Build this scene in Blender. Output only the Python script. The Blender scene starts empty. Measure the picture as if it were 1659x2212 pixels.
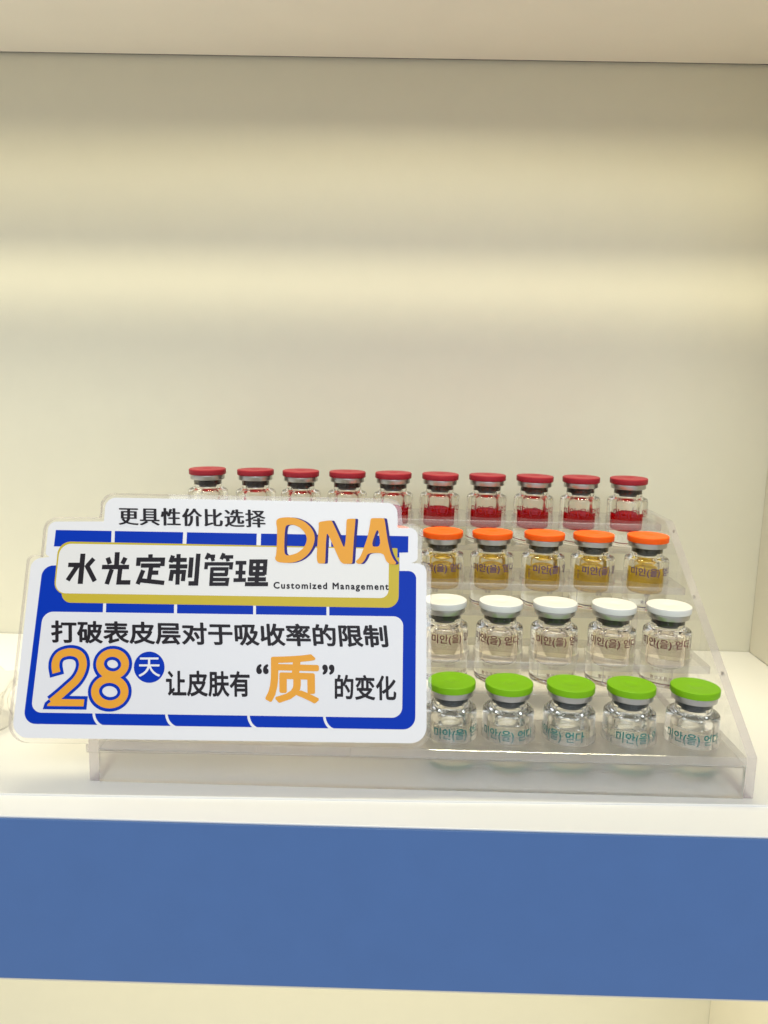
import bpy, bmesh, math, random
from mathutils import Vector, Matrix

random.seed(7)
MM = 0.001
scene = bpy.context.scene
COL = scene.collection

# ---------------------------------------------------------------- camera, world, lamps, exposure
CAM_POS = Vector((59.82, -338.55, 173.69)) * MM
CAM_R = Vector((0.999673947, 0.014660670, 0.020906112))
CAM_U = Vector((-0.022999529, 0.161345510, 0.986629944))
CAM_F = Vector((-0.011091549, 0.986789081, -0.161630091))
cd = bpy.data.cameras.new('camera')
cam = bpy.data.objects.new('camera', cd)
COL.objects.link(cam)
cam.matrix_world = Matrix(((CAM_R.x, CAM_U.x, -CAM_F.x, CAM_POS.x),
                           (CAM_R.y, CAM_U.y, -CAM_F.y, CAM_POS.y),
                           (CAM_R.z, CAM_U.z, -CAM_F.z, CAM_POS.z),
                           (0, 0, 0, 1)))
cd.sensor_fit = 'VERTICAL'
cd.sensor_height = 36.0
cd.lens = 36.0 * 1661.04 / 2212.0
cd.clip_start = 0.01
cd.clip_end = 50
cd.dof.use_dof = True
cd.dof.focus_distance = 0.395
cd.dof.aperture_fstop = 22.0
scene.camera = cam

world = bpy.data.worlds.new('World')
scene.world = world
world.use_nodes = True
wb = world.node_tree.nodes['Background']
wb.inputs['Color'].default_value = (1.0, 0.975, 0.92, 1)
wb.inputs['Strength'].default_value = 0.60

def area(name, loc, target, sx, sy, power, colour, spread=180):
    l = bpy.data.lights.new(name, 'AREA')
    l.shape = 'RECTANGLE'
    l.size, l.size_y = sx * MM, sy * MM
    l.energy = power
    l.color = colour
    l.spread = math.radians(spread)
    o = bpy.data.objects.new(name, l)
    COL.objects.link(o)
    o.location = Vector(loc) * MM
    d = (Vector(target) - Vector(loc)).normalized()
    z = -d
    x = Vector((1, 0, 0))
    x = (x - z * x.dot(z)).normalized()
    y = z.cross(x)
    o.rotation_euler = Matrix((x, y, z)).transposed().to_euler()
    return o

WARM = (1.0, 0.91, 0.60)
area('led_strip', (20, 86, 364), (20, 84, 0), 900, 8, 0.57, WARM, 58)
area('led_band_low', (50, 60, 362), (50, 168, 235), 760, 3, 0.038, WARM, 15)
area('led_band_high', (50, 62, 362), (50, 168, 296), 700, 3, 0.033, WARM, 36)
area('room_light', (150, -1500, 1150), (60, 0, 60), 1300, 900, 16.0, (0.82, 0.91, 1.0))
area('lower_led_strip', (20, 60, -84), (20, 110, -250), 760, 10, 0.78, WARM, 160)

scene.view_settings.view_transform = 'Standard'
scene.view_settings.look = 'None'
scene.view_settings.exposure = 0.0
scene.view_settings.gamma = 1.0
scene.view_settings.use_curve_mapping = False
scene.render.engine = 'CYCLES'
cy = scene.cycles
cy.use_denoising = True
cy.max_bounces = 24
cy.transmission_bounces = 20
cy.glossy_bounces = 8
cy.diffuse_bounces = 6
cy.transparent_max_bounces = 48
cy.caustics_refractive = True
cy.caustics_reflective = False
cy.blur_glossy = 0.8
cy.sample_clamp_indirect = 6.0

# ---------------------------------------------------------------- materials
def new_mat(name):
    m = bpy.data.materials.new(name)
    m.use_nodes = True
    nt = m.node_tree
    for n in list(nt.nodes):
        nt.nodes.remove(n)
    out = nt.nodes.new('ShaderNodeOutputMaterial')
    return m, nt, out

def principled(name, colour, rough=0.5, metal=0.0, spec=0.5, noise=0.0, nscale=40, bump=0.0, bscale=400,
               rough_var=0.0, speck=0.0, sss=0.0, coat=0.0):
    m, nt, out = new_mat(name)
    p = nt.nodes.new('ShaderNodeBsdfPrincipled')
    nt.links.new(p.outputs[0], out.inputs[0])
    p.inputs['Base Color'].default_value = (*colour, 1)
    p.inputs['Roughness'].default_value = rough
    p.inputs['Metallic'].default_value = metal
    p.inputs['Specular IOR Level'].default_value = spec
    p.inputs['Coat Weight'].default_value = coat
    p.inputs['Coat Roughness'].default_value = 0.1
    if sss:
        p.inputs['Subsurface Weight'].default_value = sss
        p.inputs['Subsurface Radius'].default_value = (1, 1, 1)
        p.inputs['Subsurface Scale'].default_value = 0.0008
    tc = nt.nodes.new('ShaderNodeTexCoord')
    if noise or speck:
        n = nt.nodes.new('ShaderNodeTexNoise')
        n.inputs['Scale'].default_value = nscale
        n.inputs['Detail'].default_value = 6
        nt.links.new(tc.outputs['Object'], n.inputs['Vector'])
        mx = nt.nodes.new('ShaderNodeMixRGB')
        mx.inputs[1].default_value = (*[c * (1 - noise) for c in colour], 1)
        mx.inputs[2].default_value = (*[min(1, c * (1 + noise)) for c in colour], 1)
        nt.links.new(n.outputs['Fac'], mx.inputs[0])
        src = mx.outputs[0]
        if speck:
            v = nt.nodes.new('ShaderNodeTexVoronoi')
            v.inputs['Scale'].default_value = speck
            nt.links.new(tc.outputs['Object'], v.inputs['Vector'])
            r = nt.nodes.new('ShaderNodeMath')
            r.operation = 'LESS_THAN'
            r.inputs[1].default_value = 0.018
            nt.links.new(v.outputs['Distance'], r.inputs[0])
            v2 = nt.nodes.new('ShaderNodeMath')
            v2.operation = 'GREATER_THAN'
            v2.inputs[1].default_value = 0.72
            sep = nt.nodes.new('ShaderNodeSeparateColor')
            nt.links.new(v.outputs['Color'], sep.inputs[0])
            nt.links.new(sep.outputs[0], v2.inputs[0])
            mu = nt.nodes.new('ShaderNodeMath')
            mu.operation = 'MULTIPLY'
            nt.links.new(r.outputs[0], mu.inputs[0])
            nt.links.new(v2.outputs[0], mu.inputs[1])
            m2 = nt.nodes.new('ShaderNodeMixRGB')
            m2.inputs[2].default_value = (0.10, 0.08, 0.06, 1)
            nt.links.new(mu.outputs[0], m2.inputs[0])
            nt.links.new(src, m2.inputs[1])
            src = m2.outputs[0]
        nt.links.new(src, p.inputs['Base Color'])
    if rough_var:
        n2 = nt.nodes.new('ShaderNodeTexNoise')
        n2.inputs['Scale'].default_value = nscale * 2.3
        nt.links.new(tc.outputs['Object'], n2.inputs['Vector'])
        mr = nt.nodes.new('ShaderNodeMapRange')
        mr.inputs['To Min'].default_value = rough - rough_var
        mr.inputs['To Max'].default_value = rough + rough_var
        nt.links.new(n2.outputs['Fac'], mr.inputs['Value'])
        nt.links.new(mr.outputs[0], p.inputs['Roughness'])
    if bump:
        n3 = nt.nodes.new('ShaderNodeTexNoise')
        n3.inputs['Scale'].default_value = bscale
        n3.inputs['Detail'].default_value = 3
        nt.links.new(tc.outputs['Object'], n3.inputs['Vector'])
        b = nt.nodes.new('ShaderNodeBump')
        b.inputs['Strength'].default_value = bump
        b.inputs['Distance'].default_value = 0.0004
        nt.links.new(n3.outputs['Fac'], b.inputs['Height'])
        nt.links.new(b.outputs[0], p.inputs['Normal'])
    return m

def clear_sheet(name, tint=(0.985, 0.98, 0.985), veil=0.0, veil_col=(0.85, 0.85, 0.88), ior=1.49, rough=0.02):
    """Thin clear acrylic: light passes straight through, surface reflects by Fresnel, 'veil' is matte haze (sawn edges)."""
    m, nt, out = new_mat(name)
    tr = nt.nodes.new('ShaderNodeBsdfTransparent')
    tr.inputs[0].default_value = (*tint, 1)
    src = tr.outputs[0]
    if veil:
        df = nt.nodes.new('ShaderNodeBsdfDiffuse')
        df.inputs[0].default_value = (*veil_col, 1)
        tl = nt.nodes.new('ShaderNodeBsdfTranslucent')
        tl.inputs[0].default_value = (*veil_col, 1)
        dm = nt.nodes.new('ShaderNodeMixShader')
        dm.inputs[0].default_value = 0.5
        nt.links.new(df.outputs[0], dm.inputs[1])
        nt.links.new(tl.outputs[0], dm.inputs[2])
        mv = nt.nodes.new('ShaderNodeMixShader')
        mv.inputs[0].default_value = veil
        nt.links.new(src, mv.inputs[1])
        nt.links.new(dm.outputs[0], mv.inputs[2])
        src = mv.outputs[0]
    gl = nt.nodes.new('ShaderNodeBsdfGlossy')
    gl.inputs['Roughness'].default_value = rough
    fr = nt.nodes.new('ShaderNodeFresnel')
    fr.inputs['IOR'].default_value = ior
    # same reflectance seen from either side of the sheet
    geo = nt.nodes.new('ShaderNodeNewGeometry')
    mi = nt.nodes.new('ShaderNodeMix')
    mi.data_type = 'FLOAT'
    mi.inputs[2].default_value = ior
    mi.inputs[3].default_value = 1.0 / ior
    nt.links.new(geo.outputs['Backfacing'], mi.inputs[0])
    nt.links.new(mi.outputs[0], fr.inputs['IOR'])
    mg = nt.nodes.new('ShaderNodeMixShader')
    nt.links.new(fr.outputs[0], mg.inputs[0])
    nt.links.new(src, mg.inputs[1])
    nt.links.new(gl.outputs[0], mg.inputs[2])
    nt.links.new(mg.outputs[0], out.inputs[0])
    return m

def glass(name, colour=(1, 1, 1), ior=1.5, rough=0.0, veil=0.0, veil_col=(0.88, 0.86, 0.88)):
    m, nt, out = new_mat(name)
    g = nt.nodes.new('ShaderNodeBsdfGlass')
    g.inputs['Color'].default_value = (*colour, 1)
    g.inputs['IOR'].default_value = ior
    g.inputs['Roughness'].default_value = rough
    src = g.outputs[0]
    if veil:
        tl = nt.nodes.new('ShaderNodeBsdfTranslucent')
        df = nt.nodes.new('ShaderNodeBsdfDiffuse')
        mx = nt.nodes.new('ShaderNodeMixShader')
        mv = nt.nodes.new('ShaderNodeMixShader')
        for n in (tl, df):
            n.inputs[0].default_value = (*veil_col, 1)
        nt.links.new(df.outputs[0], mx.inputs[1])
        nt.links.new(tl.outputs[0], mx.inputs[2])
        mv.inputs[0].default_value = veil
        nt.links.new(src, mv.inputs[1])
        nt.links.new(mx.outputs[0], mv.inputs[2])
        src = mv.outputs[0]
    nt.links.new(src, out.inputs[0])
    return m

M = {
    'wall': principled('satin_cream_panel', (0.70, 0.675, 0.553), 0.34, spec=0.5, noise=0.025, nscale=60, bump=0.12, bscale=900, rough_var=0.05),
    'side': principled('cream_side_panel', (0.74, 0.705, 0.60), 0.45, noise=0.02, nscale=50, bump=0.08, bscale=900),
    'ceiling': principled('warm_white_laminate', (0.88, 0.83, 0.75), 0.5, noise=0.03, nscale=30, speck=14),
    'shelf': principled('white_laminate', (0.80, 0.785, 0.74), 0.35, noise=0.015, nscale=35, rough_var=0.06, speck=26),
    'front_edge': principled('white_gloss_edge', (0.93, 0.93, 0.92), 0.3, noise=0.01, nscale=30),
    'mat': principled('white_acrylic_mat', (0.84, 0.836, 0.81), 0.2, noise=0.012, nscale=45, speck=30),
    'fascia': principled('blue_laminate', (0.066, 0.158, 0.40), 0.42, noise=0.05, nscale=55, bump=0.1, bscale=1200, speck=16),
    'seam': principled('dark_gap', (0.10, 0.09, 0.085), 0.8),
    'acrylic': clear_sheet('clear_acrylic', (0.996, 0.994, 0.996), 0.006, (0.95, 0.94, 0.95)),
    'acrylic_edge': clear_sheet('sawn_acrylic_edge', (0.84, 0.81, 0.84), 0.24, (0.93, 0.91, 0.95)),
    'plate_edge': clear_sheet('polished_acrylic_edge', (0.965, 0.955, 0.96), 0.24, (0.93, 0.91, 0.93)),
    'frost': glass('frosted_acrylic', (1.0, 0.995, 0.995), 1.22, 0.42, 0.03),
    'glass': glass('clear_vial_glass', (0.985, 0.985, 0.98), 1.5),
    'crystal': clear_sheet('clear_moulded_acrylic', (0.955, 0.95, 0.945), 0.0, ior=1.4),
    'alu': principled('satin_aluminium', (0.50, 0.50, 0.495), 0.30, metal=1.0, rough_var=0.06, nscale=300),
    'steel': principled('steel_screw', (0.45, 0.44, 0.42), 0.25, metal=1.0),
    'print_white': principled('white_print', (0.80, 0.80, 0.82), 0.25, spec=0.25),
    'print_panel': principled('pale_print', (0.76, 0.76, 0.79), 0.25, spec=0.25),
    'print_blue': principled('royal_blue_print', (0.001, 0.036, 0.44), 0.3, spec=0.06),
    'print_yellow': principled('mustard_print', (0.57, 0.44, 0.035), 0.3, spec=0.15),
    'print_capsule': principled('cream_white_print', (0.78, 0.77, 0.75), 0.25, spec=0.25),
    'print_orange': principled('orange_print', (0.80, 0.36, 0.035), 0.3, spec=0.15),
    'print_navy': principled('navy_print', (0.010, 0.006, 0.20), 0.3, spec=0.15),
    'print_black': principled('black_print', (0.016, 0.013, 0.017), 0.35, spec=0.12),
}

# ---------------------------------------------------------------- helpers
def link(name, me, mats, parent=None):
    o = bpy.data.objects.new(name, me)
    COL.objects.link(o)
    for m in (mats if isinstance(mats, (list, tuple)) else [mats]):
        me.materials.append(m)
    if parent is not None:
        o.parent = parent
    return o

def tag(o, label=None, cat=None, group=None, kind=None):
    if label: o['label'] = label
    if cat: o['category'] = cat
    if group: o['group'] = group
    if kind: o['kind'] = kind
    return o

def thing(name, label, cat, loc, group=None):
    o = bpy.data.objects.new(name, None)
    o.empty_display_size = 0.005
    COL.objects.link(o)
    o.location = Vector(loc) * MM
    return tag(o, label, cat, group)

def to_mesh(bm, name, smooth=None):
    me = bpy.data.meshes.new(name)
    bm.normal_update()
    bm.to_mesh(me)
    bm.free()
    if smooth is not None:
        for p in me.polygons:
            p.use_smooth = True
        me.set_sharp_from_angle(angle=math.radians(smooth))
    return me

def box_bm(x0, x1, y0, y1, z0, z1, bevel=0.0, seg=2):
    bm = bmesh.new()
    bmesh.ops.create_cube(bm, size=1)
    for v in bm.verts:
        v.co = Vector((x0 + (v.co.x + .5) * (x1 - x0), y0 + (v.co.y + .5) * (y1 - y0), z0 + (v.co.z + .5) * (z1 - z0))) * MM
    if bevel:
        bmesh.ops.bevel(bm, geom=list(bm.edges), offset=bevel * MM, segments=seg, affect='EDGES', profile=0.6)
    return bm

def lathe_bm(profile, seg=72, closed=False):
    """profile: (r, z) in mm, listed so that the surface on its left, seen from +r, faces outward (bottom to top outside)."""
    bm = bmesh.new()
    rings = []
    for r, z in profile:
        if r < 1e-6:
            rings.append([bm.verts.new((0, 0, z * MM))])
        else:
            rings.append([bm.verts.new((r * MM * math.cos(2 * math.pi * i / seg), r * MM * math.sin(2 * math.pi * i / seg), z * MM)) for i in range(seg)])
    pairs = list(zip(rings, rings[1:]))
    if closed:
        pairs.append((rings[-1], rings[0]))
    for a, b in pairs:
        for i in range(seg):
            j = (i + 1) % seg
            if len(a) == 1 and len(b) == 1:
                continue
            if len(a) == 1:
                bm.faces.new((a[0], b[j], b[i]))
            elif len(b) == 1:
                bm.faces.new((a[i], a[j], b[0]))
            else:
                bm.faces.new((a[i], a[j], b[j], b[i]))
    return bm

def fillet(pts, n=6):
    """pts: (x, y, r) polygon corners; returns the rounded outline."""
    out = []
    N = len(pts)
    for i in range(N):
        x, y, r = pts[i]
        p = Vector((x, y)); a = Vector(pts[i - 1][:2]); b = Vector(pts[(i + 1) % N][:2])
        if r < 1e-3:
            out.append((x, y)); continue
        u = (a - p); v = (b - p)
        lu, lv = u.length, v.length
        u /= lu; v /= lv
        ang = u.angle(v)
        if ang > 3.10:
            out.append((x, y)); continue
        t = min(r / math.tan(ang / 2), lu * 0.49, lv * 0.49)
        r2 = t * math.tan(ang / 2)
        c = p + (u + v).normalized() * (r2 / math.sin(ang / 2))
        s = p + u * t; e = p + v * t
        a0 = math.atan2(s.y - c.y, s.x - c.x); a1 = math.atan2(e.y - c.y, e.x - c.x)
        d = (a1 - a0 + math.pi) % (2 * math.pi) - math.pi
        for k in range(n + 1):
            th = a0 + d * k / n
            out.append((c.x + r2 * math.cos(th), c.y + r2 * math.sin(th)))
    return out

def offset_poly(pts, d):
    """pts (x, y, r): push a polygon outward by d with mitred corners, corner radii adjusted."""
    N = len(pts)
    area2 = sum(pts[i][0] * pts[(i + 1) % N][1] - pts[(i + 1) % N][0] * pts[i][1] for i in range(N))
    sgn = 1 if area2 > 0 else -1
    out = []
    for i in range(N):
        p = Vector(pts[i][:2]); a = Vector(pts[i - 1][:2]); b = Vector(pts[(i + 1) % N][:2])
        e1 = (p - a).normalized(); e2 = (b - p).normalized()
        n1 = Vector((e1.y, -e1.x)) * sgn; n2 = Vector((e2.y, -e2.x)) * sgn
        m = n1 + n2
        if m.length < 0.35:
            m = n1; k = d
        else:
            m.normalize(); k = d / max(0.45, m.dot(n1))
        convex = (e1.x * e2.y - e1.y * e2.x) * sgn > 0
        r = pts[i][2] + d if convex else max(0.8, pts[i][2] - d)
        q = p + m * k
        out.append((q.x, q.y, r))
    return out

def fill_bm(outlines, z):
    """flat face (with holes) from one or more closed outlines, in mm, at height z."""
    bm = bmesh.new()
    es = []
    for pts in outlines:
        vs = [bm.verts.new((x * MM, y * MM, z * MM)) for x, y in pts]
        es += [bm.edges.new((vs[i], vs[(i + 1) % len(vs)])) for i in range(len(vs))]
    bmesh.ops.triangle_fill(bm, use_beauty=True, edges=es, normal=(0, 0, 1))
    for f in bm.faces:
        if f.normal.z < 0:
            f.normal_flip()
    return bm

def merge(*bms):
    out = bmesh.new()
    for b in bms:
        me = bpy.data.meshes.new('tmp')
        b.to_mesh(me); b.free()
        out.from_mesh(me)
        bpy.data.meshes.remove(me)
    return out

def extrude_poly(outlines, z0, z1):
    """solid slab from outlines (first outer, rest holes); face material 0, edge material 1."""
    bm = fill_bm(outlines, z1)
    bm2 = fill_bm(outlines, z0)
    for f in bm2.faces:
        f.normal_flip()
    bm = merge(bm, bm2)
    for pts in outlines:
        n = len(pts)
        for i in range(n):
            a, b = pts[i], pts[(i + 1) % n]
            vs = [bm.verts.new((p[0] * MM, p[1] * MM, zz * MM)) for p, zz in ((a, z0), (b, z0), (b, z1), (a, z1))]
            f = bm.faces.new(vs)
            f.material_index = 1
    bmesh.ops.remove_doubles(bm, verts=list(bm.verts), dist=1e-7)
    bmesh.ops.recalc_face_normals(bm, faces=list(bm.faces))
    return bm

def stroke_polys(pts, w):
    """outline pieces (each a small polygon) that draw a polyline of width w with mitred joints."""
    out = []
    P = [Vector(p) for p in pts]
    L, R = [], []
    for i, p in enumerate(P):
        if i == 0: t = (P[1] - p).normalized(); k = 1
        elif i == len(P) - 1: t = (p - P[-2]).normalized(); k = 1
        else:
            t1 = (p - P[i - 1]).normalized(); t2 = (P[i + 1] - p).normalized()
            t = (t1 + t2).normalized(); k = 1 / max(0.45, t.dot(t1))
        n = Vector((-t.y, t.x)) * (w / 2 * k)
        L.append(p + n); R.append(p - n)
    for i in range(len(P) - 1):
        out.append([tuple(R[i]), tuple(R[i + 1]), tuple(L[i + 1]), tuple(L[i])])
    return out

def polys_bm(polys, z, dz=0.004):
    bm = bmesh.new()
    for k, poly in enumerate(polys):
        vs = [bm.verts.new((x * MM, y * MM, (z + dz * k) * MM)) for x, y in poly]
        f = bm.faces.new(vs)
        f.normal_update()
        if f.normal.z < 0:
            f.normal_flip()
    return bm

def catmull(pts, n=5):
    P = [Vector(p) for p in pts]
    P = [P[0] * 2 - P[1]] + P + [P[-1] * 2 - P[-2]]
    out = []
    for i in range(1, len(P) - 2):
        for k in range(n):
            t = k / n
            a, b_, c, d = P[i - 1], P[i], P[i + 1], P[i + 2]
            out.append(tuple(0.5 * (2 * b_ + (c - a) * t + (2 * a - 5 * b_ + 4 * c - d) * t * t + (3 * b_ - a - 3 * c + d) * t ** 3)))
    return out + [tuple(P[-2])]

def soften(pts, rounds=2, q=0.2):
    for _ in range(rounds):
        new = []
        for i in range(len(pts)):
            a, c = Vector(pts[i]), Vector(pts[(i + 1) % len(pts)])
            new += [tuple(a.lerp(c, q)), tuple(a.lerp(c, 1 - q))]
        pts = new
    return pts

def text_bm(body, offset=0.0, spacing=1.0):
    """the outline font's letters as a flat mesh in font units."""
    c = bpy.data.curves.new('lettering', 'FONT')
    c.body = body
    c.size = 1
    c.offset = offset
    c.space_character = spacing
    c.resolution_u = 4
    o = bpy.data.objects.new('lettering', c)
    COL.objects.link(o)
    bpy.context.view_layer.update()
    dg = bpy.context.evaluated_depsgraph_get()
    ev = o.evaluated_get(dg)
    me = ev.to_mesh()
    bm = bmesh.new()
    bm.from_mesh(me)
    ev.to_mesh_clear()
    bpy.data.objects.remove(o)
    bpy.data.curves.remove(c)
    for f in bm.faces:
        if f.normal.z < 0:
            f.normal_flip()
    return bm

def bounds(bm):
    xs = [v.co.x for v in bm.verts]; ys = [v.co.y for v in bm.verts]
    return min(xs), max(xs), min(ys), max(ys)

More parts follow.
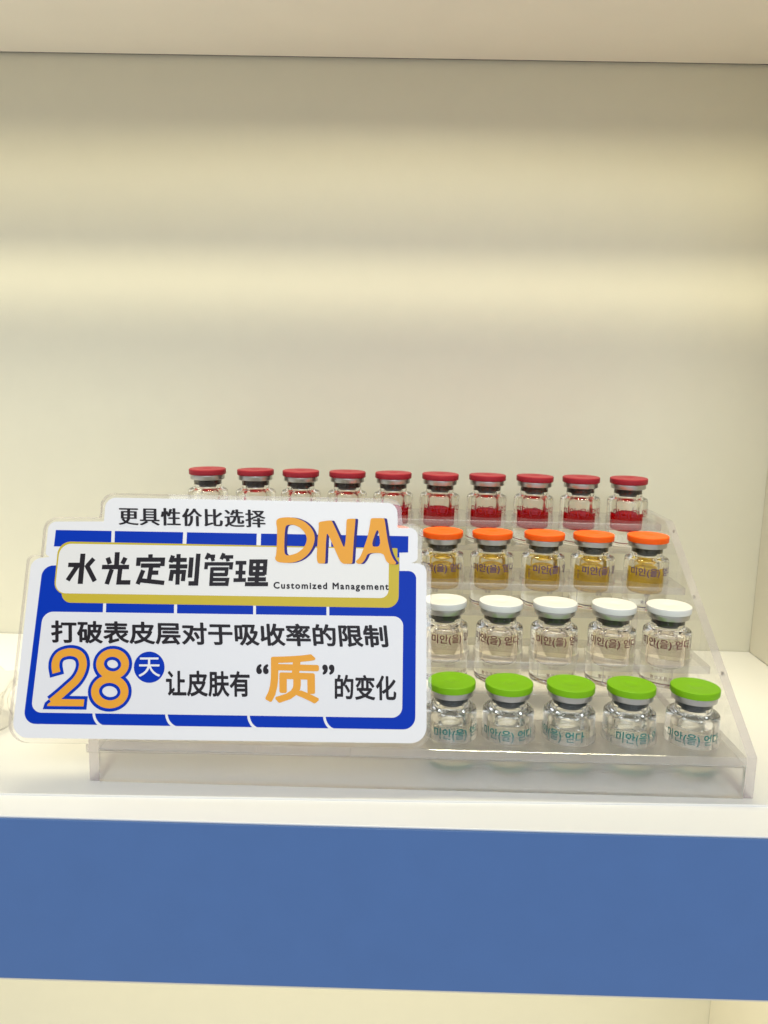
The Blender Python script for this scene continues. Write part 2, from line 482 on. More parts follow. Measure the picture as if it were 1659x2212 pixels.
# ---- the sign's artwork, in millimetres on the face of the sheet (x to the right, y up from its lower edge)
ART = {
    'outline': [(-71.61,101.54,0.5),(-71.9,112.95,4.63),(63.15,112.85,4.96),(63.44,100.98,0.5),(72.69,101.03,3.64),(72.75,85.4,3.31),(69.03,84.64,0.17),(76.81,84.31,6.61),(76.89,5.67,6.94),(-101.38,5.65,6.94),(-102.52,83.5,6.61),(-94.19,84.57,0.17),(-96.46,85.68,1.98),(-96.81,101.02,3.64)],
    'frame': [(-97.05,80.72,4.96),(64.73,80.87,0.0),(72.14,80.99,5.62),(71.99,11.38,5.29),(-97.21,11.5,5.29)],
    'panel': [(-94.43,59.81,4.63),(66.38,60.23,4.3),(66.25,16.23,4.46),(-94.42,16.24,4.46)],
    'upper': [(-93.1,97.14,0.0),(68.44,97.12,0.0),(68.37,89.5,0.0),(64.36,89.32,0.0),(64.46,79.02,0.0),(56.78,78.89,0.0),(56.66,86.97,0.0),(-85.64,87.95,0.0),(-87.52,89.54,0.0),(-93.06,89.45,0.0)],
    'yellow_outline': [(-91.19,91.86,5.62),(63.48,91.4,0.5),(63.16,67.6,3.97),(-90.75,67.71,5.62)],
    'yellow_shadow': [(-88.38,82.14,0.0),(64.33,87.11,0.0),(64.21,64.01,5.29),(-86.75,63.95,4.63)],
    'capsule': [(-90.39,90.83,5.29),(59.59,90.98,0.33),(59.59,68.34,3.64),(-90.24,68.11,4.96)],
    'gaps': [[(-67.69,97.72),(-66.21,97.75),(-65.79,91.21),(-67.27,91.18)],[(-34.96,97.9),(-33.25,97.93),(-33.1,91.5),(-34.81,91.47)],[(-1.26,97.63),(0.69,97.66),(0.84,91.46),(-1.1,91.42)],[(31.94,97.52),(32.97,97.54),(33.05,91.21),(32.02,91.19)],[(-68.15,64.6),(-66.82,64.62),(-66.54,59.7),(-67.88,59.68)],[(-36.49,64.56),(-35.15,64.58),(-34.88,59.71),(-36.21,59.69)],[(-1.11,64.57),(0.13,64.59),(0.4,59.56),(-0.83,59.54)],[(31.79,64.55),(33.02,64.57),(33.18,59.7),(31.95,59.68)]],
    'arcs': [{'p': [(-67.44,16.61),(-67.26,15.61),(-66.94,14.63),(-66.49,13.72),(-65.92,12.89),(-65.24,12.16),(-64.49,11.57),(-63.67,11.12),(-62.81,10.83)],'w': 1.1},{'p': [(-36.03,16.64),(-35.87,15.61),(-35.54,14.62),(-35.07,13.68),(-34.46,12.84),(-33.74,12.1),(-32.92,11.5),(-32.02,11.04),(-31.08,10.75)],'w': 1.1},{'p': [(-0.53,16.61),(-0.4,15.58),(-0.11,14.58),(0.31,13.65),(0.85,12.8),(1.51,12.07),(2.26,11.46),(3.09,11.0),(3.96,10.71)],'w': 1.1},{'p': [(32.41,16.7),(32.52,15.66),(32.79,14.66),(33.2,13.71),(33.75,12.86),(34.42,12.11),(35.18,11.5),(36.03,11.04),(36.93,10.74)],'w': 1.1}],
    'DNA': [([(7.46,103.58),(8.74,104.61),(12.47,105.09),(16.52,104.75),(20.63,103.05),(23.49,100.44),(25.15,97.52),(25.49,94.59),(24.64,91.06),(22.65,87.71),(19.73,85.17),(16.25,83.84),(12.28,83.59),(8.85,84.0),(7.53,85.53),(8.13,87.28),(8.19,93.11),(8.0,99.56),(7.43,101.92)],[(11.75,100.52),(12.63,101.42),(15.5,101.59),(18.43,100.34),(20.71,98.03),(21.84,95.4),(21.59,93.05),(20.26,90.4),(17.78,88.32),(14.97,87.34),(12.98,87.08),(11.97,87.93),(11.62,90.83),(11.52,96.68)]),([(26.87,102.57),(27.55,103.17),(32.43,103.97),(33.19,103.45),(36.38,96.84),(39.02,90.73),(39.61,94.25),(39.75,100.14),(39.75,104.29),(40.49,104.78),(43.78,104.95),(43.92,104.24),(43.33,94.91),(43.01,84.42),(42.62,83.72),(37.9,83.63),(34.86,90.08),(32.09,96.17),(30.88,98.09),(30.63,93.51),(30.59,84.2),(30.26,83.62),(26.62,83.67),(26.71,94.02),(27.16,101.09)],None),([(50.9,104.85),(51.53,105.33),(56.85,105.43),(57.38,104.85),(58.84,95.18),(60.18,89.36),(61.65,86.19),(63.09,84.59),(62.25,83.71),(59.84,84.01),(58.29,85.26),(57.03,89.01),(49.94,88.89),(48.68,85.79),(47.13,83.79),(45.3,83.76),(44.36,84.9),(46.38,86.79),(47.73,90.31),(49.62,96.19),(50.56,101.52)],[(54.25,101.47),(51.2,91.77),(55.9,92.08)])],
    'DNA_shift': (1.26,-0.03),
    'two': [(-85.36,33.22),(-86.12,36.0),(-86.04,38.59),(-84.76,40.78),(-82.42,41.9),(-79.88,42.21),(-77.29,41.65),(-75.26,40.06),(-74.27,37.53),(-74.28,35.1),(-75.08,32.41),(-76.69,29.71),(-79.38,27.0),(-82.55,23.88),(-86.12,20.66)],
    'two_base': [(-87.77,19.06),(-87.63,19.74),(-85.04,22.05),(-72.01,22.07),(-72.02,19.12)],
    'eight': [[(-55.81,37.38),(-55.81,36.62),(-55.94,35.87),(-56.2,35.17),(-56.59,34.51),(-57.09,33.93),(-57.69,33.43),(-58.38,33.02),(-59.14,32.72),(-59.96,32.53),(-60.8,32.46),(-61.66,32.5),(-62.51,32.67),(-63.33,32.95),(-64.1,33.33),(-64.8,33.81),(-65.41,34.38),(-65.92,35.02),(-66.32,35.72),(-66.6,36.45),(-66.74,37.21),(-66.75,37.97),(-66.63,38.72),(-66.37,39.43),(-65.99,40.08),(-65.49,40.67),(-64.89,41.18),(-64.2,41.59),(-63.43,41.9),(-62.61,42.09),(-61.76,42.16),(-60.9,42.12),(-60.04,41.95),(-59.22,41.67),(-58.45,41.28),(-57.74,40.79),(-57.13,40.22),(-56.62,39.57),(-56.22,38.87),(-55.95,38.14)],[(-54.92,25.61),(-54.92,24.76),(-55.07,23.93),(-55.38,23.14),(-55.84,22.41),(-56.42,21.76),(-57.13,21.2),(-57.94,20.75),(-58.84,20.42),(-59.79,20.2),(-60.78,20.12),(-61.78,20.18),(-62.77,20.36),(-63.73,20.67),(-64.63,21.1),(-65.44,21.63),(-66.16,22.27),(-66.76,22.98),(-67.22,23.76),(-67.54,24.58),(-67.71,25.42),(-67.72,26.27),(-67.57,27.1),(-67.26,27.89),(-66.81,28.62),(-66.23,29.28),(-65.52,29.85),(-64.71,30.31),(-63.81,30.65),(-62.85,30.86),(-61.85,30.94),(-60.84,30.89),(-59.84,30.7),(-58.88,30.39),(-57.98,29.96),(-57.16,29.41),(-56.44,28.77),(-55.85,28.06),(-55.39,27.27),(-55.08,26.45)]],
    'w_num': (3.42,6.17),
    'dot': [(-38.41,36.29),(-38.4,35.23),(-38.56,34.2),(-38.89,33.23),(-39.36,32.32),(-39.98,31.51),(-40.72,30.82),(-41.57,30.26),(-42.51,29.84),(-43.51,29.58),(-44.55,29.49),(-45.61,29.55),(-46.65,29.78),(-47.66,30.17),(-48.6,30.7),(-49.46,31.37),(-50.22,32.16),(-50.85,33.05),(-51.34,34.01),(-51.68,35.04),(-51.86,36.09),(-51.87,37.14),(-51.72,38.17),(-51.41,39.16),(-50.94,40.07),(-50.32,40.89),(-49.58,41.6),(-48.73,42.17),(-47.78,42.59),(-46.78,42.85),(-45.73,42.95),(-44.66,42.89),(-43.61,42.65),(-42.59,42.26),(-41.64,41.72),(-40.78,41.04),(-40.02,40.24),(-39.39,39.34),(-38.91,38.37),(-38.58,37.34)],
    'title': [(2.09,[(-79.52,86.33),(-79.26,72.48)]),(1.87,[(-85.6,81.04),(-81.16,81.11),(-85.09,73.97)]),(1.87,[(-74.37,84.11),(-76.95,80.73)]),(1.87,[(-77.46,81.29),(-72.85,73.83)]),(2.04,[(-64.05,87.29),(-63.79,79.98)]),(1.87,[(-68.15,84.68),(-66.91,81.82)]),(1.87,[(-60.13,84.82),(-61.27,81.92)]),(1.87,[(-70.31,80.33),(-58.09,80.54)]),(1.87,[(-65.82,79.37),(-67.39,72.56)]),(1.87,[(-62.02,79.72),(-62.15,73.45),(-56.87,73.54)]),(1.82,[(-48.96,86.57),(-48.78,84.55)]),(1.82,[(-54.08,81.12),(-54.11,84.0),(-43.15,84.19),(-43.12,81.2)]),(1.82,[(-52.85,81.32),(-44.05,81.47)]),(1.82,[(-48.11,81.4),(-48.72,74.13)]),(1.82,[(-48.23,78.13),(-44.68,78.19)]),(1.82,[(-51.59,79.22),(-53.55,72.8)]),(1.82,[(-52.98,74.62),(-41.65,73.56)]),(1.76,[(-36.22,86.91),(-35.69,72.87)]),(1.76,[(-39.12,84.14),(-32.33,84.26)]),(1.76,[(-40.12,81.13),(-31.82,81.28)]),(1.76,[(-38.91,74.52),(-38.57,78.64),(-33.21,78.73),(-33.34,74.5)]),(1.76,[(-38.71,86.17),(-39.59,82.98)]),(1.87,[(-30.26,85.45),(-30.3,76.15)]),(1.87,[(-27.27,87.24),(-27.35,73.58),(-30.78,73.52)]),(1.49,[(-22.51,87.5),(-23.57,84.7)]),(1.49,[(-23.1,86.1),(-19.58,86.16)]),(1.49,[(-20.98,85.9),(-20.28,83.9)]),(1.49,[(-15.69,87.62),(-16.76,84.82)]),(1.49,[(-15.98,85.93),(-11.33,86.02)]),(1.49,[(-14.09,85.74),(-13.52,83.9)]),(1.49,[(-23.36,80.1),(-23.31,82.57),(-11.98,82.77),(-12.16,80.18)]),(1.49,[(-20.59,81.01),(-20.58,72.56)]),(1.49,[(-20.89,80.32),(-13.93,80.44),(-14.04,77.68)]),(1.49,[(-20.82,77.74),(-13.49,77.86)]),(1.49,[(-20.67,75.46),(-13.34,75.58),(-13.61,72.67)]),(1.49,[(-20.98,73.34),(-13.1,73.48)]),(1.6,[(-10.14,83.32),(-5.21,83.41)]),(1.6,[(-9.87,78.78),(-5.34,78.86)]),(1.6,[(-10.62,75.34),(-4.98,75.55)]),(1.6,[(-7.64,83.25),(-7.57,75.39)]),(1.71,[(-2.97,77.87),(-2.97,84.08),(3.39,84.19),(3.25,77.98)]),(1.71,[(-3.2,81.02),(3.32,81.14)]),(1.71,[(-3.56,78.32),(3.45,78.44)]),(1.71,[(0.09,84.13),(-0.15,73.81)]),(1.71,[(-4.21,75.85),(4.03,75.99)]),(1.71,[(-5.32,73.61),(5.1,73.78)])],
    'text': {'更具性价比选择': [(-65.53,108.47),(2.03,108.35),(-64.71,100.01)],'打破表皮层对于吸收率的限制': [(-90.38,56.04),(58.91,56.32),(-89.2,45.99)],'天': [(-50.16,40.33),(-40.73,40.47),(-49.41,32.04)],'让皮肤有': [(-37.75,34.95),(-1.08,35.12),(-36.84,23.9)],'“': [(1.66,38.3),(7.16,38.33),(1.9,33.93)],'质': [(5.38,43.08),(29.06,42.84),(6.46,21.87)],'”': [(30.75,38.52),(36.16,38.55),(30.9,34.09)],'的变化': [(36.39,34.33),(63.4,34.19),(36.71,23.58)],'Customized Management': [(7.48,74.91),(59.56,75.16),(7.67,70.87)]},
    'axes': [[0.99969,0.02491,0.001],[-0.01073,0.3936,0.91922],[0.0225,-0.91894,0.39375]],
    'origin': [0.0,-30.5,16.3],
}

# ---------------------------------------------------------------- the cabinet (setting)
XL, XR, YB, YF, ZC = -560, 305.3, 167.9, -54.6, 369.8
tag(link('back_wall', to_mesh(box_bm(XL, XR + 18, YB, YB + 12, -420, ZC + 40), 'back_wall'), M['wall']), kind='structure')
tag(link('side_wall', to_mesh(box_bm(XR, XR + 18, YF + 2, YB - 0.4, 0.0, ZC + 40), 'side_wall'), M['side']), kind='structure')
tag(link('ceiling', to_mesh(box_bm(XL, XR - 0.5, YF, YB - 2.6, ZC, ZC + 16), 'ceiling'), M['ceiling']), kind='structure')
tag(link('ceiling_gap', to_mesh(box_bm(XL, XR - 0.5, YB - 2.6, YB - 0.1, ZC + 0.6, ZC + 16), 'ceiling_gap'), M['seam']), kind='structure')
tag(link('shelf', to_mesh(box_bm(XL, XR + 18, YF + 0.6, YB - 0.3, -18, -0.9, 0.4), 'shelf'), M['front_edge']), kind='structure')
# a thin white sheet lies on the shelf; its front edge runs a little askew
bm = extrude_poly([[(XL, -51.4), (XL, YB - 0.6), (XR - 0.4, YB - 0.6), (XR - 0.4, -30.5), (215, -31.2), (73, -35.0), (-104, -38.4)]], -0.85, 0.0)
tag(link('shelf_mat', to_mesh(bm, 'shelf_mat'), [M['mat'], M['mat']]), kind='structure')
tag(link('fascia', to_mesh(box_bm(XL, XR + 18, YF - 1.2, YF, -73.2, -1.1, 0.25), 'fascia'), M['fascia']), kind='structure')
tag(link('lower_ceiling', to_mesh(box_bm(XL, XR + 18, YF + 0.2, YB - 0.3, -75, -18.3), 'lower_ceiling'), M['side']), kind='structure')
tag(link('lower_side_wall', to_mesh(box_bm(XR - 2, XR + 18, YF + 4, YB - 0.4, -420, -75.3), 'lower_side_wall'), M['side']), kind='structure')
tag(link('lower_shelf', to_mesh(box_bm(XL, XR - 2.4, YF, YB - 0.4, -420, -402), 'lower_shelf'), M['shelf']), kind='structure')

# ---------------------------------------------------------------- acrylic stepped rack
RY = [0.0, 37.35, 76.14, 121.6]
BASE = [0.12, 28.05, 56.2, 82.3]
RX0, RX1 = -70.0, 219.1
T = 4.3
rack = thing('display_rack', 'clear acrylic stepped rack with four tiers of holes holding the vials', 'display rack', (0, 0, 0))
side = fillet([(-27, 0.05, 1), (141, 0.05, 1), (141, 101.5, 2), (93.5, 101.5, 2), (-27.0, 19.3, 2)], 3)
def side_panel(x0, x1):
    bm = extrude_poly([side], x0, x1)
    for v in bm.verts:      # outline drawn in (y, z), thickness along x
        v.co = Vector((v.co.z, v.co.x, v.co.y))
    bmesh.ops.recalc_face_normals(bm, faces=list(bm.faces))
    return to_mesh(bm, 'side_panel')
link('side_panel', side_panel(RX0, RX0 + T), [M['acrylic'], M['acrylic_edge']], rack)
link('side_panel', side_panel(RX1 - T, RX1), [M['acrylic'], M['acrylic_edge']], rack)
def circle(cx, cy, r, n=56):
    return [(cx + r * math.cos(2 * math.pi * i / n), cy + r * math.sin(2 * math.pi * i / n)) for i in range(n)]
HOLE = 12.5
PITCH = 28.05
XI0, XI1 = RX0 + T + 0.05, RX1 - T - 0.05
PLATES = [(-27.0, 15.5, 15.0, 19.0), (17.4, 53.5, 39.6, 43.5), (56.2, 94, 68.3, 72.2), (99.5, 139, 94.4, 98.3)]
VX = [[89.5, 116.0, 144.1, 172.1, 201.2],
      [88.0, 115.1, 143.3, 171.8, 200.0],
      [59.9, 88.0, 115.4, 143.2, 170.4, 199.9],
      [-51.8, -23.0, 4.1, 32.1, 60.1, 87.8, 116.4, 144.4, 172.7, 201.2]]
for k, (y0, y1, z0, z1) in enumerate(PLATES):
    xs = sorted(VX[k], reverse=True)
    while k and xs[-1] - PITCH > XI0 + HOLE + 1:
        xs.append(xs[-1] - PITCH)
    holes = [circle(x, RY[k], HOLE) for x in xs if x - HOLE > XI0 + 0.5]
    rect = [(XI0, y0), (XI1, y0), (XI1, y1), (XI0, y1)]
    bm = extrude_poly([rect] + holes, z0, z1)
    long_edges = [e for e in bm.edges if all(abs(v.co.y - y0 * MM) < 1e-6 for v in e.verts) and abs(e.verts[0].co.z - e.verts[1].co.z) < 1e-7
                  and e.calc_length() > 0.1]
    bmesh.ops.bevel(bm, geom=long_edges, offset=0.45 * MM, segments=2, affect='EDGES', profile=0.5, material=1)
    link('tier_plate', to_mesh(bm, 'tier_plate'), [M['acrylic'], M['plate_edge']], rack)
    if not k:               # the front step has a matte underside
        bm = extrude_poly([rect] + [circle(x, RY[0], HOLE) for x in xs if x - HOLE > XI0 + 0.5], z0 - 0.62, z0 - 0.12)
        link('matte_underside', to_mesh(bm, 'matte_underside'), [M['frost'], M['frost']], rack)
    if k:
        bm = extrude_poly([[(XI0, RY[k] - 15), (XI1, RY[k] - 15), (XI1, RY[k] + 17), (XI0, RY[k] + 17)]], BASE[k] - 3.2, BASE[k] - 0.12)
        link('support_plate', to_mesh(bm, 'support_plate'), [M['acrylic'], M['plate_edge']], rack)
link('front_panel', to_mesh(box_bm(XI0, XI1, -26.8, -23.8, 0.1, 14.3), 'front_panel'), M['frost'], rack)
screw_me = to_mesh(lathe_bm([(0, -0.3), (1.0, -0.3), (1.0, 0.2), (0.75, 0.5), (0.0, 0.6)], 20), 'screw', 40)
screw_me.materials.append(M['steel'])
for x, sgn in ((RX1, 1), (RX0, -1)):
    for (y, z) in ((14.3, 41.4), (55.8, 67.6), (92, 95.8)):
        o = bpy.data.objects.new('screw', screw_me)
        COL.objects.link(o)
        o.parent = rack
        o.location = Vector((x + 0.3 * sgn, y, z)) * MM
        o.rotation_euler = (0, sgn * math.pi / 2, 0)

# ---------------------------------------------------------------- vials
R_OUT = 11.85
def glass_profile():
    outer = [(0, 0.9), (8.6, 0.7), (10.2, 0.05), (10.9, 0.0), (11.5, 0.35), (R_OUT, 1.2), (R_OUT, 26.3), (11.72, 27.2), (11.25, 27.9),
             (10.5, 28.4), (9.5, 28.75), (8.7, 29.05), (8.35, 29.5), (8.25, 30.3), (8.25, 34.5), (8.7, 34.8), (9.9, 35.0), (9.95, 36.4), (9.5, 36.7)]
    inner = [(5.5, 36.7), (5.3, 36.2), (5.3, 30.6), (5.4, 29.6), (5.75, 28.6), (6.05, 27.4), (6.1, 26), (6.1, 11.2), (5.8, 10.0), (5.0, 9.3), (3.6, 8.9), (0, 8.7)]
    return outer + inner
glass_me = to_mesh(lathe_bm(glass_profile(), 80), 'glass_body', 60)
def liquid_me(level):
    r = 6.14
    prof = [(0, 8.66), (3.6, 8.86), (5.02, 9.26), (5.84, 9.98), (r, 11.2), (r, level + 0.5), (r - 0.45, level + 0.16), (r - 1.2, level), (0, level)]
    return to_mesh(lathe_bm(prof, 64), 'liquid', 50)
stopper_me = to_mesh(lathe_bm([(0, 29.3), (4.5, 29.3), (4.95, 29.6), (5.36, 31.0), (5.36, 36.6), (0, 36.6)], 48), 'stopper', 40)
collar_me = to_mesh(lathe_bm([(8.3, 34.15), (9.7, 34.0), (10.05, 34.2), (10.15, 34.6), (10.15, 35.9), (10.2, 36.2), (10.05, 36.8), (9.5, 36.95), (0, 36.95)], 72), 'crimp_collar', 35)
cap_me = to_mesh(lathe_bm([(0, 36.97), (10.5, 36.97), (10.85, 37.1), (10.95, 37.4), (11.0, 39.6), (10.9, 40.05), (10.6, 40.28), (9.9, 40.32), (5.0, 40.2),
                           (2.6, 40.18), (2.3, 40.05), (1.2, 40.0), (0, 40.1)], 80), 'flip_cap', 35)

def wrap(bm, radius):
    """bend a flat (arc length, height) mesh in mm round a vertical cylinder; arc length 0 faces -y."""
    xs = [v.co.x for v in bm.verts]
    x = math.floor(min(xs))
    while x < max(xs):
        bmesh.ops.bisect_plane(bm, geom=list(bm.verts) + list(bm.edges) + list(bm.faces), plane_co=(x, 0, 0), plane_no=(1, 0, 0))
        x += 0.7
    for v in bm.verts:
        th = v.co.x / radius
        q = radius + v.co.z
        v.co = Vector((q * math.sin(th), -q * math.cos(th), v.co.y)) * MM
    bm.normal_update()
    for f in bm.faces:
        c = f.calc_center_median()
        if f.normal.x * c.x + f.normal.y * c.y < 0:
            f.normal_flip()
    return bm

def place_flat(bm, size, cx, cy, rot=0.0, spread=1.0, stretch=1.0, lift=0.0):
    x0, x1, y0, y1 = bounds(bm)
    mx = (x0 + x1) / 2; my = (y0 + y1) / 2
    c, s = math.cos(rot), math.sin(rot)
    for v in bm.verts:
        a = (v.co.x - mx) * size * spread; b = (v.co.y - my) * size * stretch
        v.co = Vector((cx + a * c - b * s, cy + a * s + b * c, lift))
    return bm

def rect_bm(x0, x1, y0, y1):
    bm = bmesh.new()
    bm.faces.new([bm.verts.new((x, y, 0)) for x, y in ((x0, y0), (x1, y0), (x1, y1), (x0, y1))])
    return bm

def label_me(zt, korean, chinese, ring, seed, tall=1.0, fine=None):
    rnd = random.Random(seed)
    parts = []
    for q, (dx, dz) in enumerate(((0.085, 0.06), (-0.085, 0.06), (0.085, -0.06), (-0.085, -0.06), (0, 0))):
        parts.append(place_flat(text_bm('미안(을) 얻다'), 4.85, dx, zt + dz, stretch=tall, lift=0.003 * q))
    if korean:
        parts.append(place_flat(text_bm(korean, 0.0, 1.15), 1.9, -3.5, 9.4))
    if chinese:
        parts.append(place_flat(text_bm(chinese, 0.0, 1.25), 2.0, 1.0, 5.4))
    parts.append(place_flat(text_bm('270918', 0.0), 1.6, -15.6, zt - 2.5, math.pi / 2))
    # rows of fine print on the back of the vial (too small to read)
    for r in range(14 if fine is not None else 0):
        x = R_OUT * math.radians(180 - fine) - 6.0
        x_end = x + 12.0
        z = zt + 2.0 - r * 0.72
        while x < x_end:
            w = rnd.uniform(0.3, 0.9)
            if rnd.random() < 0.86:
                parts.append(rect_bm(x, x + w, z - 0.13, z + 0.13))
            x += w + 0.3
    if ring:
        n = 60
        ring_w = 1.6 if tall > 1 else 0.45
        bm = bmesh.new()
        L = 2 * math.pi * R_OUT
        for i in range(n):
            xa, xb = -L * 0.36 + L * 0.72 * i / n, -L * 0.36 + L * 0.72 * (i + 1) / n
            f = lambda x: 2.2 + 1.1 * (x / (L * 0.36)) ** 2
            bm.faces.new([bm.verts.new(p) for p in ((xa, f(xa), 0), (xb, f(xb), 0), (xb, f(xb) + ring_w, 0), (xa, f(xa) + ring_w, 0))])
        parts.append(bm)
    return to_mesh(wrap(merge(*parts), R_OUT + 0.05), 'printed_label')

KINDS = [
    dict(name='green', zt=18.5, level=20.6, korean='', chinese='', ring=True, cap=(0.20, 0.47, 0.006), ink=(0.0, 0.20, 0.19),
         liq=(0.985, 0.985, 0.97), stop=(0.07, 0.095, 0.11), rot=[25, 2, -27, 38, 6], fine={0: 6, 2: -26, 3: -16}),
    dict(name='white', zt=22.7, level=24.0, korean='럭셔리', chinese='奢华玉肌水光液', ring=True, cap=(0.74, 0.74, 0.73), ink=(0.15, 0.035, 0.04),
         liq=(0.985, 0.95, 0.915), stop=(0.055, 0.06, 0.052), rot=[32, -8, 19, 8, 0], fine={1: 0, 2: -18, 3: -8, 4: -10}),
    dict(name='orange', zt=21.6, level=22.0, korean='청춘', chinese='青春紧致水光液', ring=True, cap=(0.92, 0.115, 0.006), ink=(0.075, 0.035, 0.14),
         liq=(0.88, 0.73, 0.25), stop=(0.040, 0.040, 0.030), rot=[8, 0, 9, 39, 39, 25], fine={}),
    dict(name='red', zt=20.2, level=19.0, korean='에', chinese='', ring=True, cap=(0.31, 0.019, 0.032), ink=(0.26, 0.008, 0.03),
         liq=(0.80, 0.05, 0.07), stop=(0.022, 0.014, 0.018), rot=[12, -8, 20, 4, 6, 14, 17, 10, 15, 25], fine={}),
]
ROW_PLACE = ['on the front step', 'on the second step', 'on the third step', 'on the top step']
NTH = {1: 'first', 2: 'second', 3: 'third', 4: 'fourth', 5: 'fifth', 6: 'sixth', 7: 'seventh', 8: 'eighth', 9: 'ninth', 10: 'tenth'}
LIQUID = ['clear liquid', 'pale liquid', 'amber liquid', 'dark red liquid']

def vial_label(k, i, n):
    from_right = n - i
    cap = KINDS[k]['name']
    head = f'{cap}-capped vial of {LIQUID[k]}'
    if i == n - 1:
        return f'{head}, rightmost {ROW_PLACE[k]}'
    if k == 2 and i == 0:
        return f'{cap}-capped glass vial almost wholly hidden behind the right end of the sign'
    if k == 3 and i == 0:
        return f'red-capped glass vial, leftmost on the top step, above the sign'
    if k < 3 and i == (1 if k == 2 else 0):
        return f'{head} beside the sign edge {ROW_PLACE[k]}'
    if k == 3 and i < 5:
        return f'red-capped vial above the sign, {NTH[i + 1]} from left {ROW_PLACE[k]}'
    return f'{head}, {NTH[from_right]} from right {ROW_PLACE[k]}'

for k, K in enumerate(KINDS):
    n = len(VX[k])
    cap_mat = principled(K['name'] + '_cap_plastic', K['cap'], 0.45, spec=0.22, noise=0.03, nscale=500, bump=0.10, bscale=1500)
    ink = principled(K['name'] + '_row_ink', K['ink'], 0.5)
    liq = glass(K['name'] + '_row_liquid', K['liq'], 1.335)
    rub = principled(K['name'] + '_row_rubber', K['stop'], 0.55)
    tall = 1.15 if k == 0 else 1.0
    plain = label_me(K['zt'], K['korean'], K['chinese'], K['ring'], k, tall)
    labs = [label_me(K['zt'], K['korean'], K['chinese'], K['ring'], 10 * k + i, tall, K['rot'][i] + K['fine'][i])
            if K['fine'].get(i) is not None else plain for i in range(n)]
    levels = random.Random(40 + k)
    lmes = [liquid_me(K['level'] + levels.uniform(-0.7, 0.6)) for i in range(n)]
    for me in lmes[1:]:
        me.materials.append(liq)
    lme = lmes[0]
    proto = None
    for i, x in enumerate(VX[k]):
        loc = (x, RY[k], BASE[k])
        lbl = vial_label(k, i, n)
        grp = f"vials with {K['name']} caps"
        if proto is None:
            v = thing('vial', lbl, 'vial', loc, grp)
            gb = link('glass_body', glass_me.copy(), M['glass'], v)
            kids = [gb, link('liquid', lme, liq, v), link('stopper', stopper_me.copy(), rub, v), link('crimp_collar', collar_me.copy(), M['alu'], v),
                    link('flip_cap', cap_me.copy(), cap_mat, v), link('printed_label', labs[0], ink, v)]
            for me in set(labs) - {labs[0]}:
                me.materials.append(ink)
            proto = (v, kids)
        else:
            v = proto[0].copy()
            COL.objects.link(v)
            v.location = Vector(loc) * MM
            v['label'] = lbl
            kids = []
            for c in proto[1]:
                d = c.copy()
                COL.objects.link(d)
                d.parent = v
                if c.name.startswith('liquid'):
                    d.data = lmes[i]
                if c.name.startswith('printed_label'):
                    d.data = labs[i]
                kids.append(d)
        # turn the print as each vial stands in its hole
        to_cam = CAM_POS - Vector(loc) * MM
        face = math.atan2(to_cam.x, -to_cam.y)
        v.rotation_euler = (math.radians(random.uniform(-0.9, 0.9)), math.radians(random.uniform(-0.9, 0.9)), face + math.radians(K['rot'][i]))

# ---------------------------------------------------------------- promotional sign
AX = [Vector(a) for a in ART['axes']]
O3 = Vector(ART['origin']) * MM
sign = thing('promotional_sign', 'clear acrylic sign with blue, yellow and white print leaning on the rack front', 'sign', ART['origin'])
sign.matrix_world = Matrix(((AX[0].x, AX[1].x, AX[2].x, O3.x), (AX[0].y, AX[1].y, AX[2].y, O3.y), (AX[0].z, AX[1].z, AX[2].z, O3.z), (0, 0, 0, 1)))
out = [tuple(p) for p in ART['outline']]
edge = offset_poly(out, 2.1)
# drop a tab from the lower edge (between the bottom corners)
ib = max(range(len(edge)), key=lambda i: edge[i][0] - edge[i][1])
tab = [(44.0, edge[ib][1], 0.4), (44.0, 0.0, 0.6), (-68.9, 0.0, 0.6), (-69.5, edge[ib][1], 0.4)]
edge = edge[:ib + 1] + tab + edge[ib + 1:]
bm = extrude_poly([fillet(edge, 6)], -3.0, 0.0)
link('acrylic_sheet', to_mesh(bm, 'acrylic_sheet'), [M['acrylic'], M['acrylic_edge']], sign)
def flat(name, outlines, z, mat):
    return link(name, to_mesh(fill_bm(outlines, z), name), M[mat], sign)
flat('white_backing', [fillet(out, 8)], 0.06, 'print_white')
bm = merge(fill_bm([fillet(ART['frame'], 8)], 0.10), fill_bm([fillet(ART['upper'])], 0.105))
link('blue_frame', to_mesh(bm, 'blue_frame'), M['print_blue'], sign)
gaps = [[g] for g in ART['gaps']]
for a in ART['arcs']:
    gaps.append(stroke_polys(a['p'], a['w']))
for gp in gaps:
    link('white_divider', to_mesh(polys_bm(gp, 0.12, 0.0004), 'white_divider'), M['print_white'], sign)
bm = merge(fill_bm([fillet(ART['yellow_outline'], 8)], 0.15), fill_bm([fillet(ART['yellow_shadow'], 8)], 0.155))
link('yellow_band', to_mesh(bm, 'yellow_band'), M['print_yellow'], sign)
flat('title_capsule', [fillet(ART['capsule'], 8)], 0.18, 'print_capsule')
flat('lower_panel', [fillet(ART['panel'], 8)], 0.18, 'print_panel')

title = []
for w, pts in ART['title']:
    title += stroke_polys(pts, w * 1.1)
link('title_lettering', to_mesh(polys_bm(title, 0.22, 0.0008), 'title_lettering'), M['print_black'], sign)

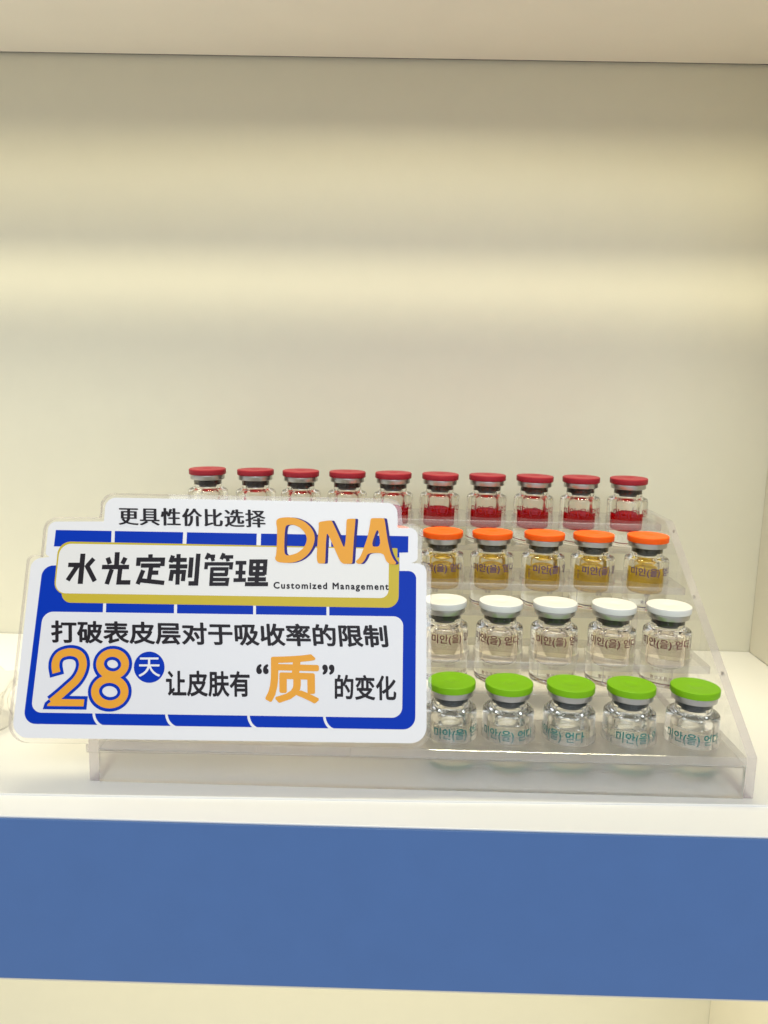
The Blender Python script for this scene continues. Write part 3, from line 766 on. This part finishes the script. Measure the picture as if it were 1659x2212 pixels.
def letters(name, body, mat, offset=0.0, z=0.22, spacing=1.0, heavy=None):
    tl, tr, bl = [Vector(p) for p in ART['text'][body]]
    parts = []
    ring8 = [(0, 0)] + [(offset * math.cos(a * math.pi / 8), offset * math.sin(a * math.pi / 8)) for a in range(16)]
    for k, (dx, dy) in enumerate(heavy or ring8):
        bm = text_bm(body, 0.0, spacing)
        for v in bm.verts:
            v.co.x += dx
            v.co.y += dy
            v.co.z = k
        parts.append(bm)
    bm = merge(*parts)
    x0, x1, y0, y1 = bounds(bm)
    ex = (tr - tl); ey = (tl - bl)
    for v in bm.verts:
        a = (v.co.x - x0) / (x1 - x0); b = (v.co.y - y0) / (y1 - y0)
        p = bl + ex * a + ey * b
        v.co = Vector((p.x, p.y, z + v.co.z * 0.002)) * MM
    return link(name, to_mesh(bm, name), M[mat], sign)

letters('top_line_lettering', '更具性价比选择', 'print_black', spacing=1.08, heavy=[(-0.033, 0), (-0.011, 0), (0.011, 0), (0.033, 0), (0, 0.006), (0, -0.006)])
letters('claim_lettering', '打破表皮层对于吸收率的限制', 'print_black', 0.028)
letters('caption_lettering', 'Customized Management', 'print_black', 0.034, spacing=1.25)
letters('promise_lettering', '让皮肤有', 'print_black', 0.026)
letters('quotation_mark', '“', 'print_black', 0.03)
letters('highlight_lettering', '质', 'print_orange', 0.030)
letters('quotation_mark', '”', 'print_black', 0.03)
letters('ending_lettering', '的变化', 'print_black', 0.026)

sx, sy = ART['DNA_shift']
front, shade = [], []
for k, (o, h) in enumerate(ART['DNA']):
    ol = [soften(o)] + ([soften(h)] if h else [])
    front.append(fill_bm(ol, 0.30 + 0.002 * k))
    shade.append(fill_bm([[(x + sx, y + sy) for x, y in q] for q in ol], 0.26 + 0.002 * k))
link('initials_shadow', to_mesh(merge(*shade), 'initials_shadow'), M['print_navy'], sign)
link('initials_lettering', to_mesh(merge(*front), 'initials_lettering'), M['print_orange'], sign)

wo, wb_ = ART['w_num']
def number(w, z, grow):
    polys = []
    two = catmull(ART['two'])
    a, b = Vector(two[0]), Vector(two[1])
    s = a + (a - b).normalized() * grow
    polys += stroke_polys(([tuple(s)] if grow else []) + two, w)
    base = ART['two_base']
    if grow:
        base = [p[:2] for p in offset_poly([(x, y, 0) for x, y in base], grow)]
        polys.append(base)
        polys += [circle(x, y, grow, 14) for x, y in ART['two_base']]
    else:
        polys.append(base)
    for r in ART['eight']:
        polys += stroke_polys(list(r) + [r[0], r[1]], w)
    return to_mesh(polys_bm(polys, z, 0.0004), 'number')
g = (wb_ - wo) / 2
link('number_outline', number(wb_, 0.22, g), M['print_blue'], sign)
link('number_lettering', number(wo, 0.27, 0), M['print_orange'], sign)
flat('day_badge', [ART['dot']], 0.215, 'print_blue')
letters('day_lettering', '天', 'print_white', 0.008, z=0.25)

# ---------------------------------------------------------------- clear scalloped dish at the left edge
def dish():
    bm = bmesh.new()
    seg = 120
    prof = [(0, 0.1), (20, 0.1), (25, 1.2), (26.5, 4), (24.5, 8), (24, 13), (26, 18), (29, 21.5), (28, 22.3), (25, 19.5), (21.5, 14), (21, 7), (0, 5)]
    rings = []
    for r, z in prof:
        if r == 0:
            rings.append([bm.verts.new((0, 0, z * MM))]); continue
        ring = []
        for i in range(seg):
            a = 2 * math.pi * i / seg
            q = r * (1 + 0.035 * math.cos(9 * a))
            dz = 0.9 * math.cos(9 * a) if z > 15 else (0.5 * math.cos(9 * a) if 2 < z < 6 else 0)
            ring.append(bm.verts.new((q * math.cos(a) * MM, q * math.sin(a) * MM, (z + dz) * MM)))
        rings.append(ring)
    for a, b in zip(rings, rings[1:]):
        for i in range(seg):
            j = (i + 1) % seg
            if len(a) == 1: bm.faces.new((a[0], b[j], b[i]))
            elif len(b) == 1: bm.faces.new((a[i], a[j], b[0]))
            else: bm.faces.new((a[i], a[j], b[j], b[i]))
    bmesh.ops.recalc_face_normals(bm, faces=list(bm.faces))
    return to_mesh(bm, 'scalloped_dish', 60)
d = link('scalloped_dish', dish(), M['crystal'])
d.location = Vector((-156, 22, 0.05)) * MM
tag(d, 'clear scalloped dish at the left edge of the shelf, partly behind the sign', 'dish')
